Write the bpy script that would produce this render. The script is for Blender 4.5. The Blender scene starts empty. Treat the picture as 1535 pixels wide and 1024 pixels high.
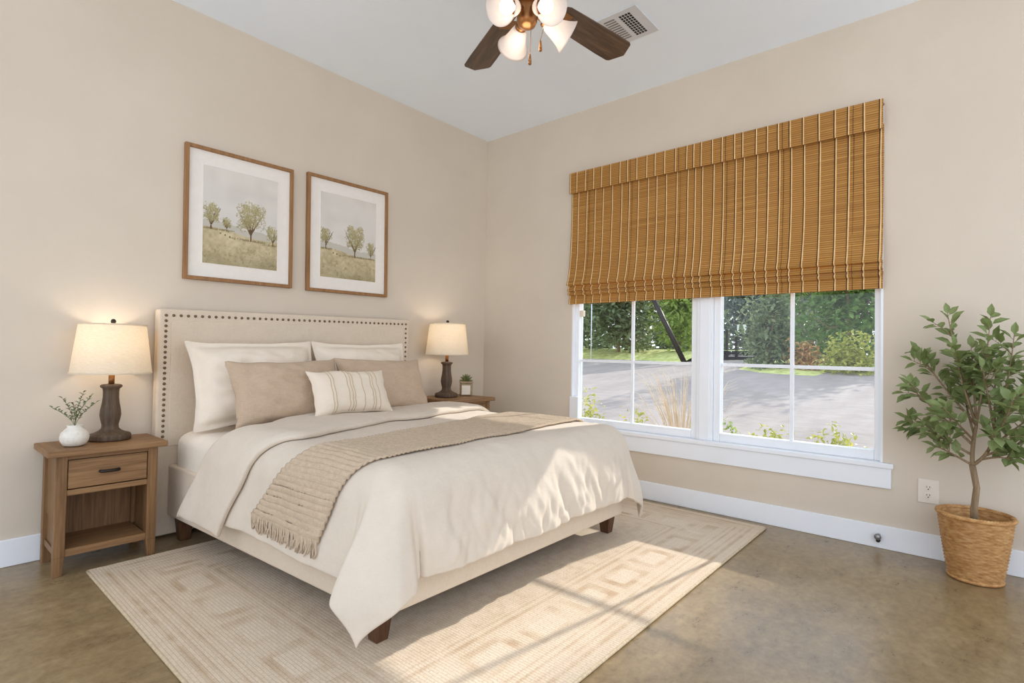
import bpy, bmesh, math, random
import numpy as np
from mathutils import Vector, Matrix, noise
PI = math.pi
scene = bpy.context.scene
COL = scene.collection

# ------------------------------------------------------------------ camera
F_PX, YAW, PITCH, ROLL = 806.363, 0.863, 0.020, 0.018
cam_d = bpy.data.cameras.new('camera'); cam = bpy.data.objects.new('camera', cam_d); COL.objects.link(cam)
fw = Vector((math.sin(YAW)*math.cos(PITCH), math.cos(YAW)*math.cos(PITCH), math.sin(PITCH)))
rt = Vector((math.cos(YAW), -math.sin(YAW), 0)); up = rt.cross(fw)
r2 = rt*math.cos(ROLL)+up*math.sin(ROLL); u2 = up*math.cos(ROLL)-rt*math.sin(ROLL)
cam.matrix_world = Matrix(((r2.x, u2.x, -fw.x, -3.646), (r2.y, u2.y, -fw.y, -3.464), (r2.z, u2.z, -fw.z, 1.06), (0, 0, 0, 1)))
cam_d.sensor_width = 36; cam_d.lens = F_PX*36/1535; cam_d.shift_y = -1.968/1535; cam_d.clip_start = .02
scene.camera = cam

# ------------------------------------------------------------------ world, sun, exposure
W_STRENGTH, SUN_STRENGTH, LAMP_W, EXPOSURE = 2.0, 5.0, 1.6, 0.03
SUN_DIR = Vector((-1.0, .15, -.56))
world = bpy.data.worlds.new('world'); scene.world = world; world.use_nodes = True
wn, wl = world.node_tree.nodes, world.node_tree.links
wbg = wn['Background']; wtc = wn.new('ShaderNodeTexCoord'); wsx = wn.new('ShaderNodeSeparateXYZ'); wrp = wn.new('ShaderNodeValToRGB')
wl.new(wtc.outputs['Generated'], wsx.inputs[0]); wl.new(wsx.outputs['Z'], wrp.inputs[0]); wl.new(wrp.outputs[0], wbg.inputs[0])
wrp.color_ramp.elements[0].position = 0.0; wrp.color_ramp.elements[0].color = (.91, .95, 1.03, 1)
wrp.color_ramp.elements[1].position = 0.9; wrp.color_ramp.elements[1].color = (.72, .86, 1.05, 1)
wbg.inputs[1].default_value = W_STRENGTH
sun_d = bpy.data.lights.new('sun', 'SUN'); sun = bpy.data.objects.new('sun', sun_d); COL.objects.link(sun)
sun_d.energy = SUN_STRENGTH; sun_d.angle = .014; sun_d.color = (1.0, .94, .86)
sun.rotation_euler = SUN_DIR.to_track_quat('-Z', 'Y').to_euler(); sun.location = (14, -6, 9)
scene.view_settings.view_transform = 'Standard'; scene.view_settings.look = 'None'
scene.view_settings.gamma = 1; scene.view_settings.use_curve_mapping = False
scene.view_settings.exposure = EXPOSURE
scene.cycles.max_bounces = 8; scene.cycles.diffuse_bounces = 5

# ------------------------------------------------------------------ helpers
def lin(c):
    return tuple((v/255/12.92 if v/255 <= .04045 else ((v/255+.055)/1.055)**2.4) for v in c[:3])

class NT:
    def __init__(s, name):
        s.m = bpy.data.materials.new(name); s.m.use_nodes = True
        s.n, s.l = s.m.node_tree.nodes, s.m.node_tree.links
        s.b = s.n['Principled BSDF']; s.out = s.n['Material Output']
        s.tc = s.n.new('ShaderNodeTexCoord')
    def map(s, scale=(1, 1, 1), rot=(0, 0, 0), coord='Object'):
        m = s.n.new('ShaderNodeMapping'); m.inputs['Scale'].default_value = scale; m.inputs['Rotation'].default_value = rot
        s.l.new(s.tc.outputs[coord], m.inputs[0]); return m.outputs[0]
    def noise(s, vec, scale=5, detail=4, rough=.55):
        t = s.n.new('ShaderNodeTexNoise'); t.inputs['Scale'].default_value = scale; t.inputs['Detail'].default_value = detail
        t.inputs['Roughness'].default_value = rough; s.l.new(vec, t.inputs['Vector']); return t.outputs[0]
    def wave(s, vec, scale, dist=0, axis='X', dscale=1.0):
        t = s.n.new('ShaderNodeTexWave'); t.bands_direction = axis; t.inputs['Scale'].default_value = scale
        t.inputs['Distortion'].default_value = dist; t.inputs['Detail Scale'].default_value = dscale
        s.l.new(vec, t.inputs['Vector']); return t.outputs[1]
    def ramp(s, fac, *stops):
        r = s.n.new('ShaderNodeValToRGB'); e = r.color_ramp.elements
        while len(e) < len(stops): e.new(.5)
        for el, (p, c) in zip(e, stops): el.position = p; el.color = (*lin(c), 1)
        s.l.new(fac, r.inputs[0]); return r.outputs[0]
    def mix(s, fac, a, b, mode='MIX'):
        m = s.n.new('ShaderNodeMix'); m.data_type = 'RGBA'; m.blend_type = mode
        if isinstance(fac, (int, float)): m.inputs[0].default_value = fac
        else: s.l.new(fac, m.inputs[0])
        for i, v in ((6, a), (7, b)):
            if isinstance(v, tuple): m.inputs[i].default_value = (*lin(v), 1)
            else: s.l.new(v, m.inputs[i])
        return m.outputs[2]
    def math(s, op, a, b=None):
        m = s.n.new('ShaderNodeMath'); m.operation = op
        for i, v in ((0, a), (1, b)):
            if v is None: continue
            if isinstance(v, (int, float)): m.inputs[i].default_value = v
            else: s.l.new(v, m.inputs[i])
        return m.outputs[0]
    def bump(s, h, strength=.3, dist=.005, prev=None):
        b = s.n.new('ShaderNodeBump'); b.inputs['Strength'].default_value = strength; b.inputs['Distance'].default_value = dist
        s.l.new(h, b.inputs['Height'])
        if prev is not None: s.l.new(prev, b.inputs['Normal'])
        s.l.new(b.outputs[0], s.b.inputs['Normal']); return b.outputs[0]
    def set(s, color=None, rough=None, metal=None, spec=None):
        if color is not None:
            if isinstance(color, tuple): s.b.inputs['Base Color'].default_value = (*lin(color), 1)
            else: s.l.new(color, s.b.inputs['Base Color'])
        if rough is not None:
            if isinstance(rough, (int, float)): s.b.inputs['Roughness'].default_value = rough
            else: s.l.new(rough, s.b.inputs['Roughness'])
        if metal is not None: s.b.inputs['Metallic'].default_value = metal
        if spec is not None: s.b.inputs['Specular IOR Level'].default_value = spec
        return s

def plain(name, c, rough=.6, metal=0, var=8, nscale=30, spec=.5):
    t = NT(name); v = t.map(); n = t.noise(v, nscale, 3)
    lo = tuple(max(0, x-var) for x in c); hi = tuple(min(255, x+var) for x in c)
    t.set(t.ramp(n, (.3, lo), (.7, hi)), rough, metal, spec); return t.m

def fabric(name, c, var=7, weave=700, strength=.25, soft=10, slub=0.5):
    t = NT(name); v = t.map()
    n1 = t.noise(v, soft, 4); a = t.noise(t.map((45, 45, 380)), 1, 3); b = t.noise(t.map((380, 380, 45)), 1, 3)
    w = t.math('ADD', a, b); w = t.math('MULTIPLY', w, .5)
    lo = tuple(max(0, x-var) for x in c); hi = tuple(min(255, x+var) for x in c)
    c1 = t.ramp(n1, (.3, lo), (.7, hi))
    c2 = t.ramp(w, (.35, tuple(max(0, x-var*2.4) for x in c)), (.62, hi))
    t.set(t.mix(slub, c1, c2), .92, 0, .15); pb = t.bump(w, strength, .002); t.bump(t.noise(v, 13, 4, .6), .18, .02, pb)
    t.b.inputs['Sheen Weight'].default_value = .1
    return t.m

def wood(name, dark, mid, light, axis=0, scale=1.0, rough=.5):
    t = NT(name); sc = [26*scale]*3; sc[axis] = 1.6*scale
    v = t.map(tuple(sc)); n = t.noise(v, 1.6, 6, .65)
    sc2 = [70*scale]*3; sc2[axis] = 2.5*scale
    n2 = t.noise(t.map(tuple(sc2)), 2, 3)
    c = t.ramp(n, (.3, dark), (.5, mid), (.72, light))
    c = t.mix(.35, c, t.ramp(n2, (.35, dark), (.65, light)))
    t.set(c, rough, 0, .35); t.bump(n2, .12, .002); return t.m

def emit(name, c, k):
    t = NT(name); t.b.inputs['Emission Color'].default_value = (*c, 1); t.b.inputs['Emission Strength'].default_value = k
    t.set((250, 245, 235), .5); return t.m

class MB:
    def __init__(s): s.v = []; s.f = []
    def add(s, vs, fs):
        o = len(s.v); s.v += [tuple(p) for p in vs]; s.f += [tuple(i+o for i in f) for f in fs]; return s
    def box(s, x0, x1, y0, y1, z0, z1, M=None):
        vs = [Vector(p) for p in ((x0, y0, z0), (x1, y0, z0), (x1, y1, z0), (x0, y1, z0), (x0, y0, z1), (x1, y0, z1), (x1, y1, z1), (x0, y1, z1))]
        if M is not None: vs = [M @ p for p in vs]
        return s.add(vs, [(0, 3, 2, 1), (4, 5, 6, 7), (0, 1, 5, 4), (1, 2, 6, 5), (2, 3, 7, 6), (3, 0, 4, 7)])
    def hexa(s, p8): return s.add(p8, [(0, 3, 2, 1), (4, 5, 6, 7), (0, 1, 5, 4), (1, 2, 6, 5), (2, 3, 7, 6), (3, 0, 4, 7)])
    def lathe(s, prof, seg=32, M=None, c=(0, 0, 0), cap=True):
        vs = []; fs = []; n = len(prof)
        for r, z in prof:
            for k in range(seg):
                a = 2*PI*k/seg; p = Vector((c[0]+r*math.cos(a), c[1]+r*math.sin(a), c[2]+z)); vs.append(M @ p if M is not None else p)
        for i in range(n-1):
            for k in range(seg):
                k2 = (k+1) % seg; fs.append((i*seg+k, i*seg+k2, (i+1)*seg+k2, (i+1)*seg+k))
        if cap: fs.append(tuple(reversed(range(seg)))); fs.append(tuple((n-1)*seg+k for k in range(seg)))
        return s.add(vs, fs)
    def tube(s, pts, r, seg=8, cap=True):
        pts = [Vector(p) for p in pts]; n = len(pts); rs = r if isinstance(r, (list, tuple)) else [r]*n
        vs = []; fs = []; ref = Vector((.31, .17, .94))
        for i, p in enumerate(pts):
            d = (pts[min(i+1, n-1)]-pts[max(i-1, 0)]).normalized()
            a = d.cross(ref)
            if a.length < 1e-3: a = d.cross(Vector((1, 0, 0)))
            a.normalize(); b = d.cross(a)
            for k in range(seg):
                t = 2*PI*k/seg; vs.append(p+a*(rs[i]*math.cos(t))+b*(rs[i]*math.sin(t)))
        for i in range(n-1):
            for k in range(seg):
                k2 = (k+1) % seg; fs.append((i*seg+k, i*seg+k2, (i+1)*seg+k2, (i+1)*seg+k))
        if cap: fs.append(tuple(reversed(range(seg)))); fs.append(tuple((n-1)*seg+k for k in range(seg)))
        return s.add(vs, fs)
    def grid(s, nu, nv, fn):
        vs = [fn(i/(nu-1), j/(nv-1)) for i in range(nu) for j in range(nv)]
        fs = [(i*nv+j, (i+1)*nv+j, (i+1)*nv+j+1, i*nv+j+1) for i in range(nu-1) for j in range(nv-1)]
        return s.add(vs, fs)

def wloc(o):
    l = Vector((0, 0, 0))
    while o is not None: l = l+o.location; o = o.parent
    return l

def obj(name, mb, mat, parent=None, smooth=False, bevel=0, world=False, subsurf=0, solid=0, origin=None, recalc=True, seg=2, soff=0):
    vs = [Vector(p) for p in mb.v]
    loc = Vector((0, 0, 0))
    if parent is None:
        if origin is not None: loc = Vector(origin)
        else:
            xs = [p.x for p in vs]; ys = [p.y for p in vs]; zs = [p.z for p in vs]
            loc = Vector(((min(xs)+max(xs))/2, (min(ys)+max(ys))/2, min(zs)))
        vs = [p-loc for p in vs]
    elif world:
        w = wloc(parent); vs = [p-w for p in vs]
    me = bpy.data.meshes.new(name); me.from_pydata([tuple(p) for p in vs], [], mb.f)
    if recalc:
        bm = bmesh.new(); bm.from_mesh(me); bmesh.ops.recalc_face_normals(bm, faces=bm.faces); bm.to_mesh(me); bm.free()
    me.materials.append(mat)
    if smooth: me.polygons.foreach_set('use_smooth', [True]*len(me.polygons))
    o = bpy.data.objects.new(name, me); COL.objects.link(o); o.location = loc
    if parent is not None: o.parent = parent
    if solid: m = o.modifiers.new('solid', 'SOLIDIFY'); m.thickness = solid; m.offset = soff
    if bevel:
        m = o.modifiers.new('bevel', 'BEVEL'); m.width = bevel; m.segments = seg; m.limit_method = 'ANGLE'; m.angle_limit = .6
    if subsurf: m = o.modifiers.new('sub', 'SUBSURF'); m.levels = m.render_levels = subsurf
    return o

def tag(o, label=None, cat=None, group=None, kind=None):
    if label: o['label'] = label
    if cat: o['category'] = cat
    if group: o['group'] = group
    if kind: o['kind'] = kind
    return o
def thing(name, label, cat, loc=(0, 0, 0), group=None):
    o = bpy.data.objects.new(name, None); COL.objects.link(o); o.location = loc; o.empty_display_size = .05
    return tag(o, label, cat, group)
def struct(name, mb, mat, **k): return tag(obj(name, mb, mat, origin=(0, 0, 0), **k), kind='structure')
def copy_child(o, parent, loc):
    c = o.copy(); COL.objects.link(c); c.parent = parent; c.location = loc; return c
def nz(x, y, z=0.0): return noise.noise(Vector((x, y, z)))
def sstep(t): t = max(0., min(1., t)); return t*t*(3-2*t)
def lerp_tab(tab, t):
    for (t0, *a), (t1, *b) in zip(tab, tab[1:]):
        if t <= t1:
            k = sstep((t-t0)/(t1-t0)) if t1 > t0 else 0
            return [p+(q-p)*k for p, q in zip(a, b)]
    return list(tab[-1][1:])

# ------------------------------------------------------------------ materials
def m_wall():
    t = NT('wall_paint'); v = t.map()
    c = t.ramp(t.noise(v, 1.3, 5, .6), (.25, (207, 194, 177)), (.75, (216, 204, 187)))
    t.set(c, .85, 0, .2); t.bump(t.noise(v, 60, 3), .12, .004); return t.m
def m_ceil():
    t = NT('ceiling_paint'); v = t.map(); t.set(t.ramp(t.noise(v, 2, 4), (.3, (238, 246, 254)), (.7, (242, 249, 255))), .9, 0, .1)
    t.bump(t.noise(v, 70, 3), .12, .004); return t.m
def m_floor():
    t = NT('stained_concrete'); v = t.map()
    big = t.noise(v, 1.1, 6, .65); mid = t.noise(t.map((3, 6, 1), (0, 0, .5)), 1.6, 7, .72); fine = t.noise(v, 26, 5, .75)
    c = t.ramp(big, (.30, (116, 96, 66)), (.5, (146, 124, 90)), (.70, (174, 153, 116)))
    c = t.mix(.55, c, t.ramp(mid, (.32, (88, 69, 44)), (.5, (138, 115, 81)), (.70, (176, 154, 116))))
    c = t.mix(t.ramp(t.noise(t.map((7, 20, 1), (0, 0, .6)), 1.7, 4, .6), (.60, (0, 0, 0)), (.70, (190, 190, 190))), c, (84, 64, 42))
    c = t.mix(t.ramp(t.noise(v, 2.3, 3, .6), (.55, (0, 0, 0)), (.75, (110, 110, 110))), c, (148, 108, 72))
    c = t.mix(.35, c, t.ramp(fine, (.35, (104, 84, 56)), (.65, (170, 148, 110))))
    t.set(c, .3, 0, .5)
    rr = t.n.new('ShaderNodeMapRange'); rr.inputs[3].default_value = .20; rr.inputs[4].default_value = .40; t.l.new(mid, rr.inputs[0]); t.set(rough=rr.outputs[0])
    t.bump(fine, .05, .002); return t.m
M = dict(
    wall=m_wall(), ceil=m_ceil(), floor=m_floor(),
    trim=plain('white_trim_paint', (236, 239, 243), .35, var=2, nscale=4),
    vinyl=plain('white_vinyl', (236, 239, 243), .3, var=2, nscale=4),
    oak=wood('oak_x', (100, 70, 42), (136, 101, 66), (160, 124, 85), 0), oakz=wood('oak_z', (92, 64, 38), (128, 94, 60), (152, 116, 78), 2),
    oaky=wood('oak_y', (96, 67, 40), (132, 98, 63), (156, 120, 82), 1),
    leg=wood('dark_leg_wood', (60, 38, 22), (84, 54, 33), (104, 70, 45), 2), frame=wood('picture_frame_wood', (122, 86, 50), (150, 109, 68), (168, 126, 84), 2),
    lampwood=wood('lamp_wood', (62, 47, 34), (88, 70, 54), (110, 92, 74), 2, .7, .6),
    iron=plain('dark_iron', (48, 42, 37), .45, .6, 6), bronze=plain('bronze_nail', (112, 92, 68), .4, .7, 10),
    brass=plain('antique_brass', (150, 104, 62), .35, .8, 10), nickel=plain('brushed_nickel', (150, 150, 150), .35, .8, 6), rubber=plain('black_rubber', (25, 24, 24), .7),
    uphol=fabric('upholstery_linen', (216, 200, 179), 5), sheet=fabric('white_sheet', (230, 220, 205), 3, strength=.1, slub=.2),
    duvet=fabric('duvet_linen', (213, 200, 183), 4, strength=.18, slub=.3), pwhite=fabric('white_pillow_linen', (230, 217, 199), 4, strength=.15, slub=.25),
    ptan=fabric('tan_pillow_linen', (190, 167, 143), 8, strength=.35, slub=.5),
    cream=fabric('cream_pillow_cotton', (226, 212, 193), 4, strength=.2, slub=.3), throw=fabric('knit_throw', (194, 174, 149), 12, strength=.4, soft=40),
    ceramic=plain('white_ceramic', (222, 216, 204), .45, var=8, nscale=60),
    sage=plain('sage_leaf', (112, 122, 84), .6, var=16, nscale=60), succ=plain('succulent_leaf', (106, 110, 66), .5, var=18, nscale=60),
    jar=plain('tan_jar', (150, 128, 96), .3, var=8), label=plain('cream_label', (226, 216, 198), .6, var=3),
    mat=plain('picture_mat', (234, 228, 219), .8, var=2), outlet=plain('outlet_white', (224, 214, 200), .35, var=2, nscale=5), dark=plain('dark_slot', (28, 26, 24), .7),
    vent=plain('vent_white', (212, 214, 216), .4, var=2, nscale=5), bark=wood('bark', (112, 92, 68), (142, 120, 92), (166, 144, 114), 2, 1.5, .8),
    soil=plain('soil', (52, 38, 28), .95, var=14, nscale=80), cord=plain('stitch_cord', (226, 190, 136), .8, var=10), cordd=plain('dark_stitch', (70, 42, 20), .8, var=6),
    asphalt=plain('asphalt_gravel', (176, 166, 160), .9, var=22, nscale=3),
)
def leafmat(name, a, b, transl=.35, rough=.5):
    t = NT(name); n = t.noise(t.map(), 9, 3); c = t.ramp(n, (.35, a), (.65, b)); t.set(c, rough, 0, .35)
    tr = t.n.new('ShaderNodeBsdfTranslucent'); t.l.new(c, tr.inputs[0]); mx = t.n.new('ShaderNodeMixShader'); mx.inputs[0].default_value = transl
    t.l.new(t.b.outputs[0], mx.inputs[1]); t.l.new(tr.outputs[0], mx.inputs[2]); t.l.new(mx.outputs[0], t.out.inputs[0]); return t.m
M['leaf'] = leafmat('ficus_leaf', (116, 132, 76), (148, 162, 108), .32, .45)
def m_shade():
    t = NT('lampshade_linen'); c = t.ramp(t.noise(t.map((60, 60, 300)), 1, 3), (.3, (234, 224, 206)), (.7, (245, 237, 222))); t.set(c, .9, 0, .1)
    tr = t.n.new('ShaderNodeBsdfTranslucent'); t.l.new(c, tr.inputs[0]); mx = t.n.new('ShaderNodeMixShader'); mx.inputs[0].default_value = .5
    t.l.new(t.b.outputs[0], mx.inputs[1]); t.l.new(tr.outputs[0], mx.inputs[2]); t.l.new(mx.outputs[0], t.out.inputs[0]); return t.m
M['shade'] = m_shade()
def m_frost():
    t = NT('frosted_glass'); t.set((248, 240, 234), .35)
    tr = t.n.new('ShaderNodeBsdfTranslucent'); tr.inputs[0].default_value = (.95, .88, .82, 1); mx = t.n.new('ShaderNodeMixShader'); mx.inputs[0].default_value = .55
    t.l.new(t.b.outputs[0], mx.inputs[1]); t.l.new(tr.outputs[0], mx.inputs[2]); t.l.new(mx.outputs[0], t.out.inputs[0]); return t.m
M['frost'] = m_frost(); M['bulb'] = emit('lit_bulb', (1, .95, .88), 1.6); M['lampbulb'] = emit('warm_bulb', (1, .85, .68), 3)
def m_glass():
    t = NT('window_glass'); gl = t.n.new('ShaderNodeBsdfGlossy'); gl.inputs['Roughness'].default_value = .02
    tp = t.n.new('ShaderNodeBsdfTransparent'); tp.inputs[0].default_value = (.96, .97, .98, 1); fr = t.n.new('ShaderNodeLayerWeight'); fr.inputs[0].default_value = .5; fc = t.math('MULTIPLY', t.math('POWER', fr.outputs['Facing'], 5.0), .6); fc = t.math('ADD', fc, .02)
    mx = t.n.new('ShaderNodeMixShader'); t.l.new(fc, mx.inputs[0]); t.l.new(tp.outputs[0], mx.inputs[1]); t.l.new(gl.outputs[0], mx.inputs[2]); t.l.new(mx.outputs[0], t.out.inputs[0]); return t.m
M['glass'] = m_glass()
def m_blade():
    t = NT('fan_blade_walnut'); n = t.noise(t.map((2.5, 30, 30)), 1.6, 6, .7)
    t.set(t.ramp(n, (.28, (56, 40, 30)), (.5, (84, 64, 49)), (.75, (124, 92, 68))), .38, 0, .5); return t.m
M['blade'] = m_blade()
def m_bamboo():
    t = NT('woven_bamboo'); s = t.n.new('ShaderNodeSeparateXYZ'); t.l.new(t.tc.outputs['Object'], s.inputs[0])
    wv = t.math('SINE', t.math('MULTIPLY', s.outputs[2], 2*PI/.0130)); wv = t.math('MULTIPLY_ADD', wv, .5); wv.node.inputs[2].default_value = .5
    n = t.noise(t.map((1, 1.6, 150)), 1, 4, .6); n2 = t.noise(t.map((1, 1.2, 9)), 1, 3)
    c = t.ramp(n, (.28, (152, 104, 44)), (.5, (188, 136, 66)), (.72, (214, 164, 90)))
    c = t.mix(t.math('MULTIPLY', t.math('SUBTRACT', 1.0, wv), .6), c, (108, 70, 30)); c = t.mix(.12, c, t.ramp(n2, (.35, (128, 84, 38)), (.65, (182, 130, 70))))
    t.set(c, .6, 0, .3); t.bump(wv, .5, .003); return t.m
M['bamboo'] = m_bamboo()
def m_basket():
    t = NT('wicker'); n = t.noise(t.map((30, 30, 90)), 1, 4); t.set(t.ramp(n, (.3, (160, 112, 62)), (.5, (190, 142, 88)), (.72, (212, 170, 116))), .55, 0, .35); return t.m
M['wicker'] = m_basket()
def m_vcol(name, rough=.9, bumps=None, mult=None):
    t = NT(name); a = t.n.new('ShaderNodeVertexColor'); a.layer_name = 'Col'; c = a.outputs[0]
    if bumps == 'rug':
        br = t.n.new('ShaderNodeTexBrick'); br.inputs['Scale'].default_value = 1; br.inputs['Brick Width'].default_value = .055; br.inputs['Row Height'].default_value = .013
        br.inputs['Mortar Size'].default_value = .0022; br.inputs['Mortar Smooth'].default_value = .6
        br.inputs['Color1'].default_value = (1, 1, 1, 1); br.inputs['Color2'].default_value = (.86, .86, .86, 1); br.inputs['Mortar'].default_value = (.55, .53, .5, 1)
        t.l.new(t.map(rot=(0, 0, PI/2)), br.inputs['Vector'])
        n = t.noise(t.map((1, 1, 1)), 160, 3, .7); c = t.mix(.35, c, br.outputs[0], 'MULTIPLY'); c = t.mix(.30, c, t.ramp(n, (.3, (150, 140, 125)), (.7, (255, 255, 255))), 'MULTIPLY')
        h = t.mix(.5, br.outputs[0], n); t.bump(h, .6, .006)
    t.set(c, rough, 0, .12); return t.m
M['print'] = m_vcol('art_print', .7); M['rug'] = m_vcol('woven_rug', .95, 'rug')

# ------------------------------------------------------------------ room shell
ZC = 3.023
WY0, WY1, WZ0, WZ1 = -3.085, -0.985, .475, 2.50
X0, Y0 = -5.2, -5.2
struct('floor', MB().box(X0, .14, Y0, .14, -.12, 0), M['floor'])
struct('ceiling', MB().box(X0, .14, Y0, .14, ZC, ZC+.12), M['ceil'])
struct('wall_back', MB().box(X0, .14, 0, .14, 0, ZC), M['wall'])
struct('wall_right', MB().box(0, .14, WY1, 0, 0, ZC).box(0, .14, Y0, WY0, 0, ZC).box(0, .14, WY0, WY1, 0, WZ0-.01).box(0, .14, WY0, WY1, WZ1, ZC), M['wall'])
BB = .128
struct('baseboard_back', MB().box(X0, -.014, -.014, -.0005, .0005, BB), M['trim'], bevel=.003)
struct('baseboard_right', MB().box(-.014, -.0005, Y0, -.0005, .0005, BB), M['trim'], bevel=.003)

# windows: two units in the opening
def window_unit(n, ya, yb):
    fx0, fx1, fwid = .035, .10, .045
    m = MB()
    m.box(fx0, fx1, ya, ya+fwid, WZ0, WZ1).box(fx0, fx1, yb-fwid, yb, WZ0, WZ1).box(fx0, fx1, ya+fwid, yb-fwid, WZ0, WZ0+.055).box(fx0, fx1, ya+fwid, yb-fwid, WZ1-.05, WZ1)
    w = struct('window_%d' % n, m, M['vinyl'], bevel=.004)
    gy0, gy1 = ya+fwid, yb-fwid; ym = (gy0+gy1)/2
    mm = MB().box(.058, .078, ym-.011, ym+.011, WZ0+.055, WZ1-.05)
    for z in (.992, 1.49, 1.98): mm.box(.060, .076, gy0, gy1, z-(.012 if z > 1 else .011), z+(.012 if z > 1 else .011))
    obj('muntin_grid', mm, M['vinyl'], w, bevel=.002)
    obj('pane', MB().box(.066, .070, gy0, gy1, WZ0+.05, WZ1-.05), M['glass'], w)
    return w
YM0, YM1 = -2.125, -2.015
w1 = window_unit(1, YM1, WY1); w2 = window_unit(2, WY0, YM0)
obj('latch_tab', MB().box(.045, .075, WY1-.078, WY1-.045, 1.35, 1.40), M['label'], w1, bevel=.003)
struct('trim_1', MB().box(.02, .11, YM0, YM1, WZ0, WZ1).box(.012, .025, YM0+.02, YM1-.02, WZ0, WZ1), M['vinyl'], bevel=.003)     # mullion
_st = [(-.032, WY0-.05), (-.0005, WY0-.05), (-.0005, WY0+.001), (.10, WY0+.001), (.10, WY1-.001), (-.0005, WY1-.001), (-.0005, WY1+.05), (-.032, WY1+.05)]
_sm = MB().add([(x, y, WZ0-.028) for x, y in _st]+[(x, y, WZ0) for x, y in _st], [tuple(range(8)), tuple(range(8, 16))]+[(k, (k+1) % 8, 8+(k+1) % 8, 8+k) for k in range(8)])
struct('trim_2', _sm, M['trim'], bevel=.004)      # stool
struct('trim_3', MB().box(-.018, -.0005, WY0-.04, WY1+.04, .335, WZ0-.028), M['trim'], bevel=.003)      # apron
struct('trim_4', MB().box(-.012, .034, WY1-.075, WY1+.006, WZ0, .70), M['trim'], bevel=.003)
# white painted returns of the opening
struct('trim_5', MB().box(.0, .035, WY0, WY0+.012, WZ0, WZ1).box(.0, .035, WY1-.012, WY1, WZ0, WZ1).box(.0, .035, WY0, WY1, WZ1-.012, WZ1), M['trim'])

# ------------------------------------------------------------------ woven roman shade
def build_shade():
    t = thing('roman_shade', 'woven bamboo roman shade half lowered over the double window', 'window shade', (-.03, (WY0+WY1)/2, 1.45))
    ya, yb = WY0-.0, WY1+.012
    rnd = random.Random(4)
    ys = []; y = ya+.012
    while y < yb-.01:
        ys.append(y); y += rnd.choice((.066, .075, .08, .083, .052))
    ys.append(yb-.008)
    def band(prof, name, th=.008, wav=0):
        m = MB(); n = len(prof); N = 60
        def fn(u, v):
            i = min(int(v*(n-1)), n-2); k = v*(n-1)-i
            x = prof[i][0]+(prof[i+1][0]-prof[i][0])*k; z = prof[i][1]+(prof[i+1][1]-prof[i][1])*k
            return (x+.003*nz(u*9, z*2, 3)*wav, ya+(yb-ya)*u, z)
        m.grid(N, (n-1)*4+1, fn)
        nb = len(m.f); thick = MB(); thick.v = list(m.v); thick.f = list(m.f)
        back = [(x+th, y, z) for x, y, z in m.v]; o0 = len(m.v); m.v += back; m.f += [tuple(reversed([i+o0 for i in f])) for f in thick.f]
        nv = (n-1)*4+1
        for i in range(N-1):
            for e in (0, nv-1): m.f.append((i*nv+e, (i+1)*nv+e, (i+1)*nv+e+o0, i*nv+e+o0))
        for q in range(nv-1):
            for e in (0, (N-1)*nv): m.f.append((e+q, e+q+1, e+q+1+o0, e+q+o0))
        k0 = len(m.f); d = MB()
        for q, yy in enumerate(ys):
            pts = [(x-.0015, yy+.004*nz(q*3.1, z*3, 1), z) for x, z in prof]
            m.tube(pts, .0040, 5); d.tube([(x+.0012, y2+.0066, z) for x, y2, z in pts], .0026, 4)
            if q % 5 == 2: d.tube([(x+.0006, y2-.022, z) for x, y2, z in pts], .0014, 4)
        k1 = len(m.f); m.add(d.v, d.f)
        o = obj(name, m, M['bamboo'], t, world=True); o.data.materials.append(M['cord']); o.data.materials.append(M['cordd'])
        for k, p in enumerate(o.data.polygons): p.material_index = 0 if k < k0 else (1 if k < k1 else 2)
        return o
    body = [(-.012, 2.38), (-.013, 2.2), (-.016, 2.0), (-.022, 1.85), (-.036, 1.73), (-.054, 1.645), (-.070, 1.606), (-.070, 1.598), (-.060, 1.592)]
    band(body, 'panel', wav=1)
    band([(-.034, 1.605), (-.048, 1.580), (-.060, 1.562), (-.060, 1.554), (-.050, 1.548)], 'fold', .006)
    band([(-.026, 1.562), (-.040, 1.545), (-.052, 1.530), (-.052, 1.522), (-.042, 1.516)], 'fold', .006)
    band([(-.014, 1.545), (-.026, 1.515), (-.034, 1.48), (-.034, 1.446)], 'hem_flap', .008)
    band([(-.044, 2.512), (-.046, 2.45), (-.046, 2.345)], 'valance', .009)
    obj('headrail', MB().box(-.038, -.003, ya+.004, yb-.004, 2.47, 2.508), M['bamboo'], t, world=True)
build_shade()

# ------------------------------------------------------------------ outlet, door stop, vent
o = thing('wall_outlet', 'white duplex outlet plate on the wall beside the potted tree', 'outlet', (0, -3.287, .292))
obj('cover_plate', MB().box(-.006, -.0005, -.045, .045, -.004, .122), M['outlet'], o, bevel=.0025)
for k, zz in enumerate((.038, .080)):
    rc = obj('receptacle', MB().lathe([(.0165, 0), (.0165, .003)], 24, Matrix.Translation((-.006, 0, zz)) @ Matrix.Rotation(-PI/2, 4, 'Y')), M['outlet'], o, bevel=.0005)
    obj('socket_slot', MB().box(-.0096, -.0085, -.0075, -.005, zz-.001, zz+.008).box(-.0096, -.0085, .005, .0075, zz-.001, zz+.008).lathe([(.003, 0), (.003, .001)], 12, Matrix.Translation((-.0087, 0, zz-.0085)) @ Matrix.Rotation(-PI/2, 4, 'Y')), M['dark'], rc)
o = thing('door_stop', 'small round metal door stop on the white baseboard below the window', 'door stop', (-.014, -3.068, .07))
RY = Matrix.Rotation(-PI/2, 4, 'Y')
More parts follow.
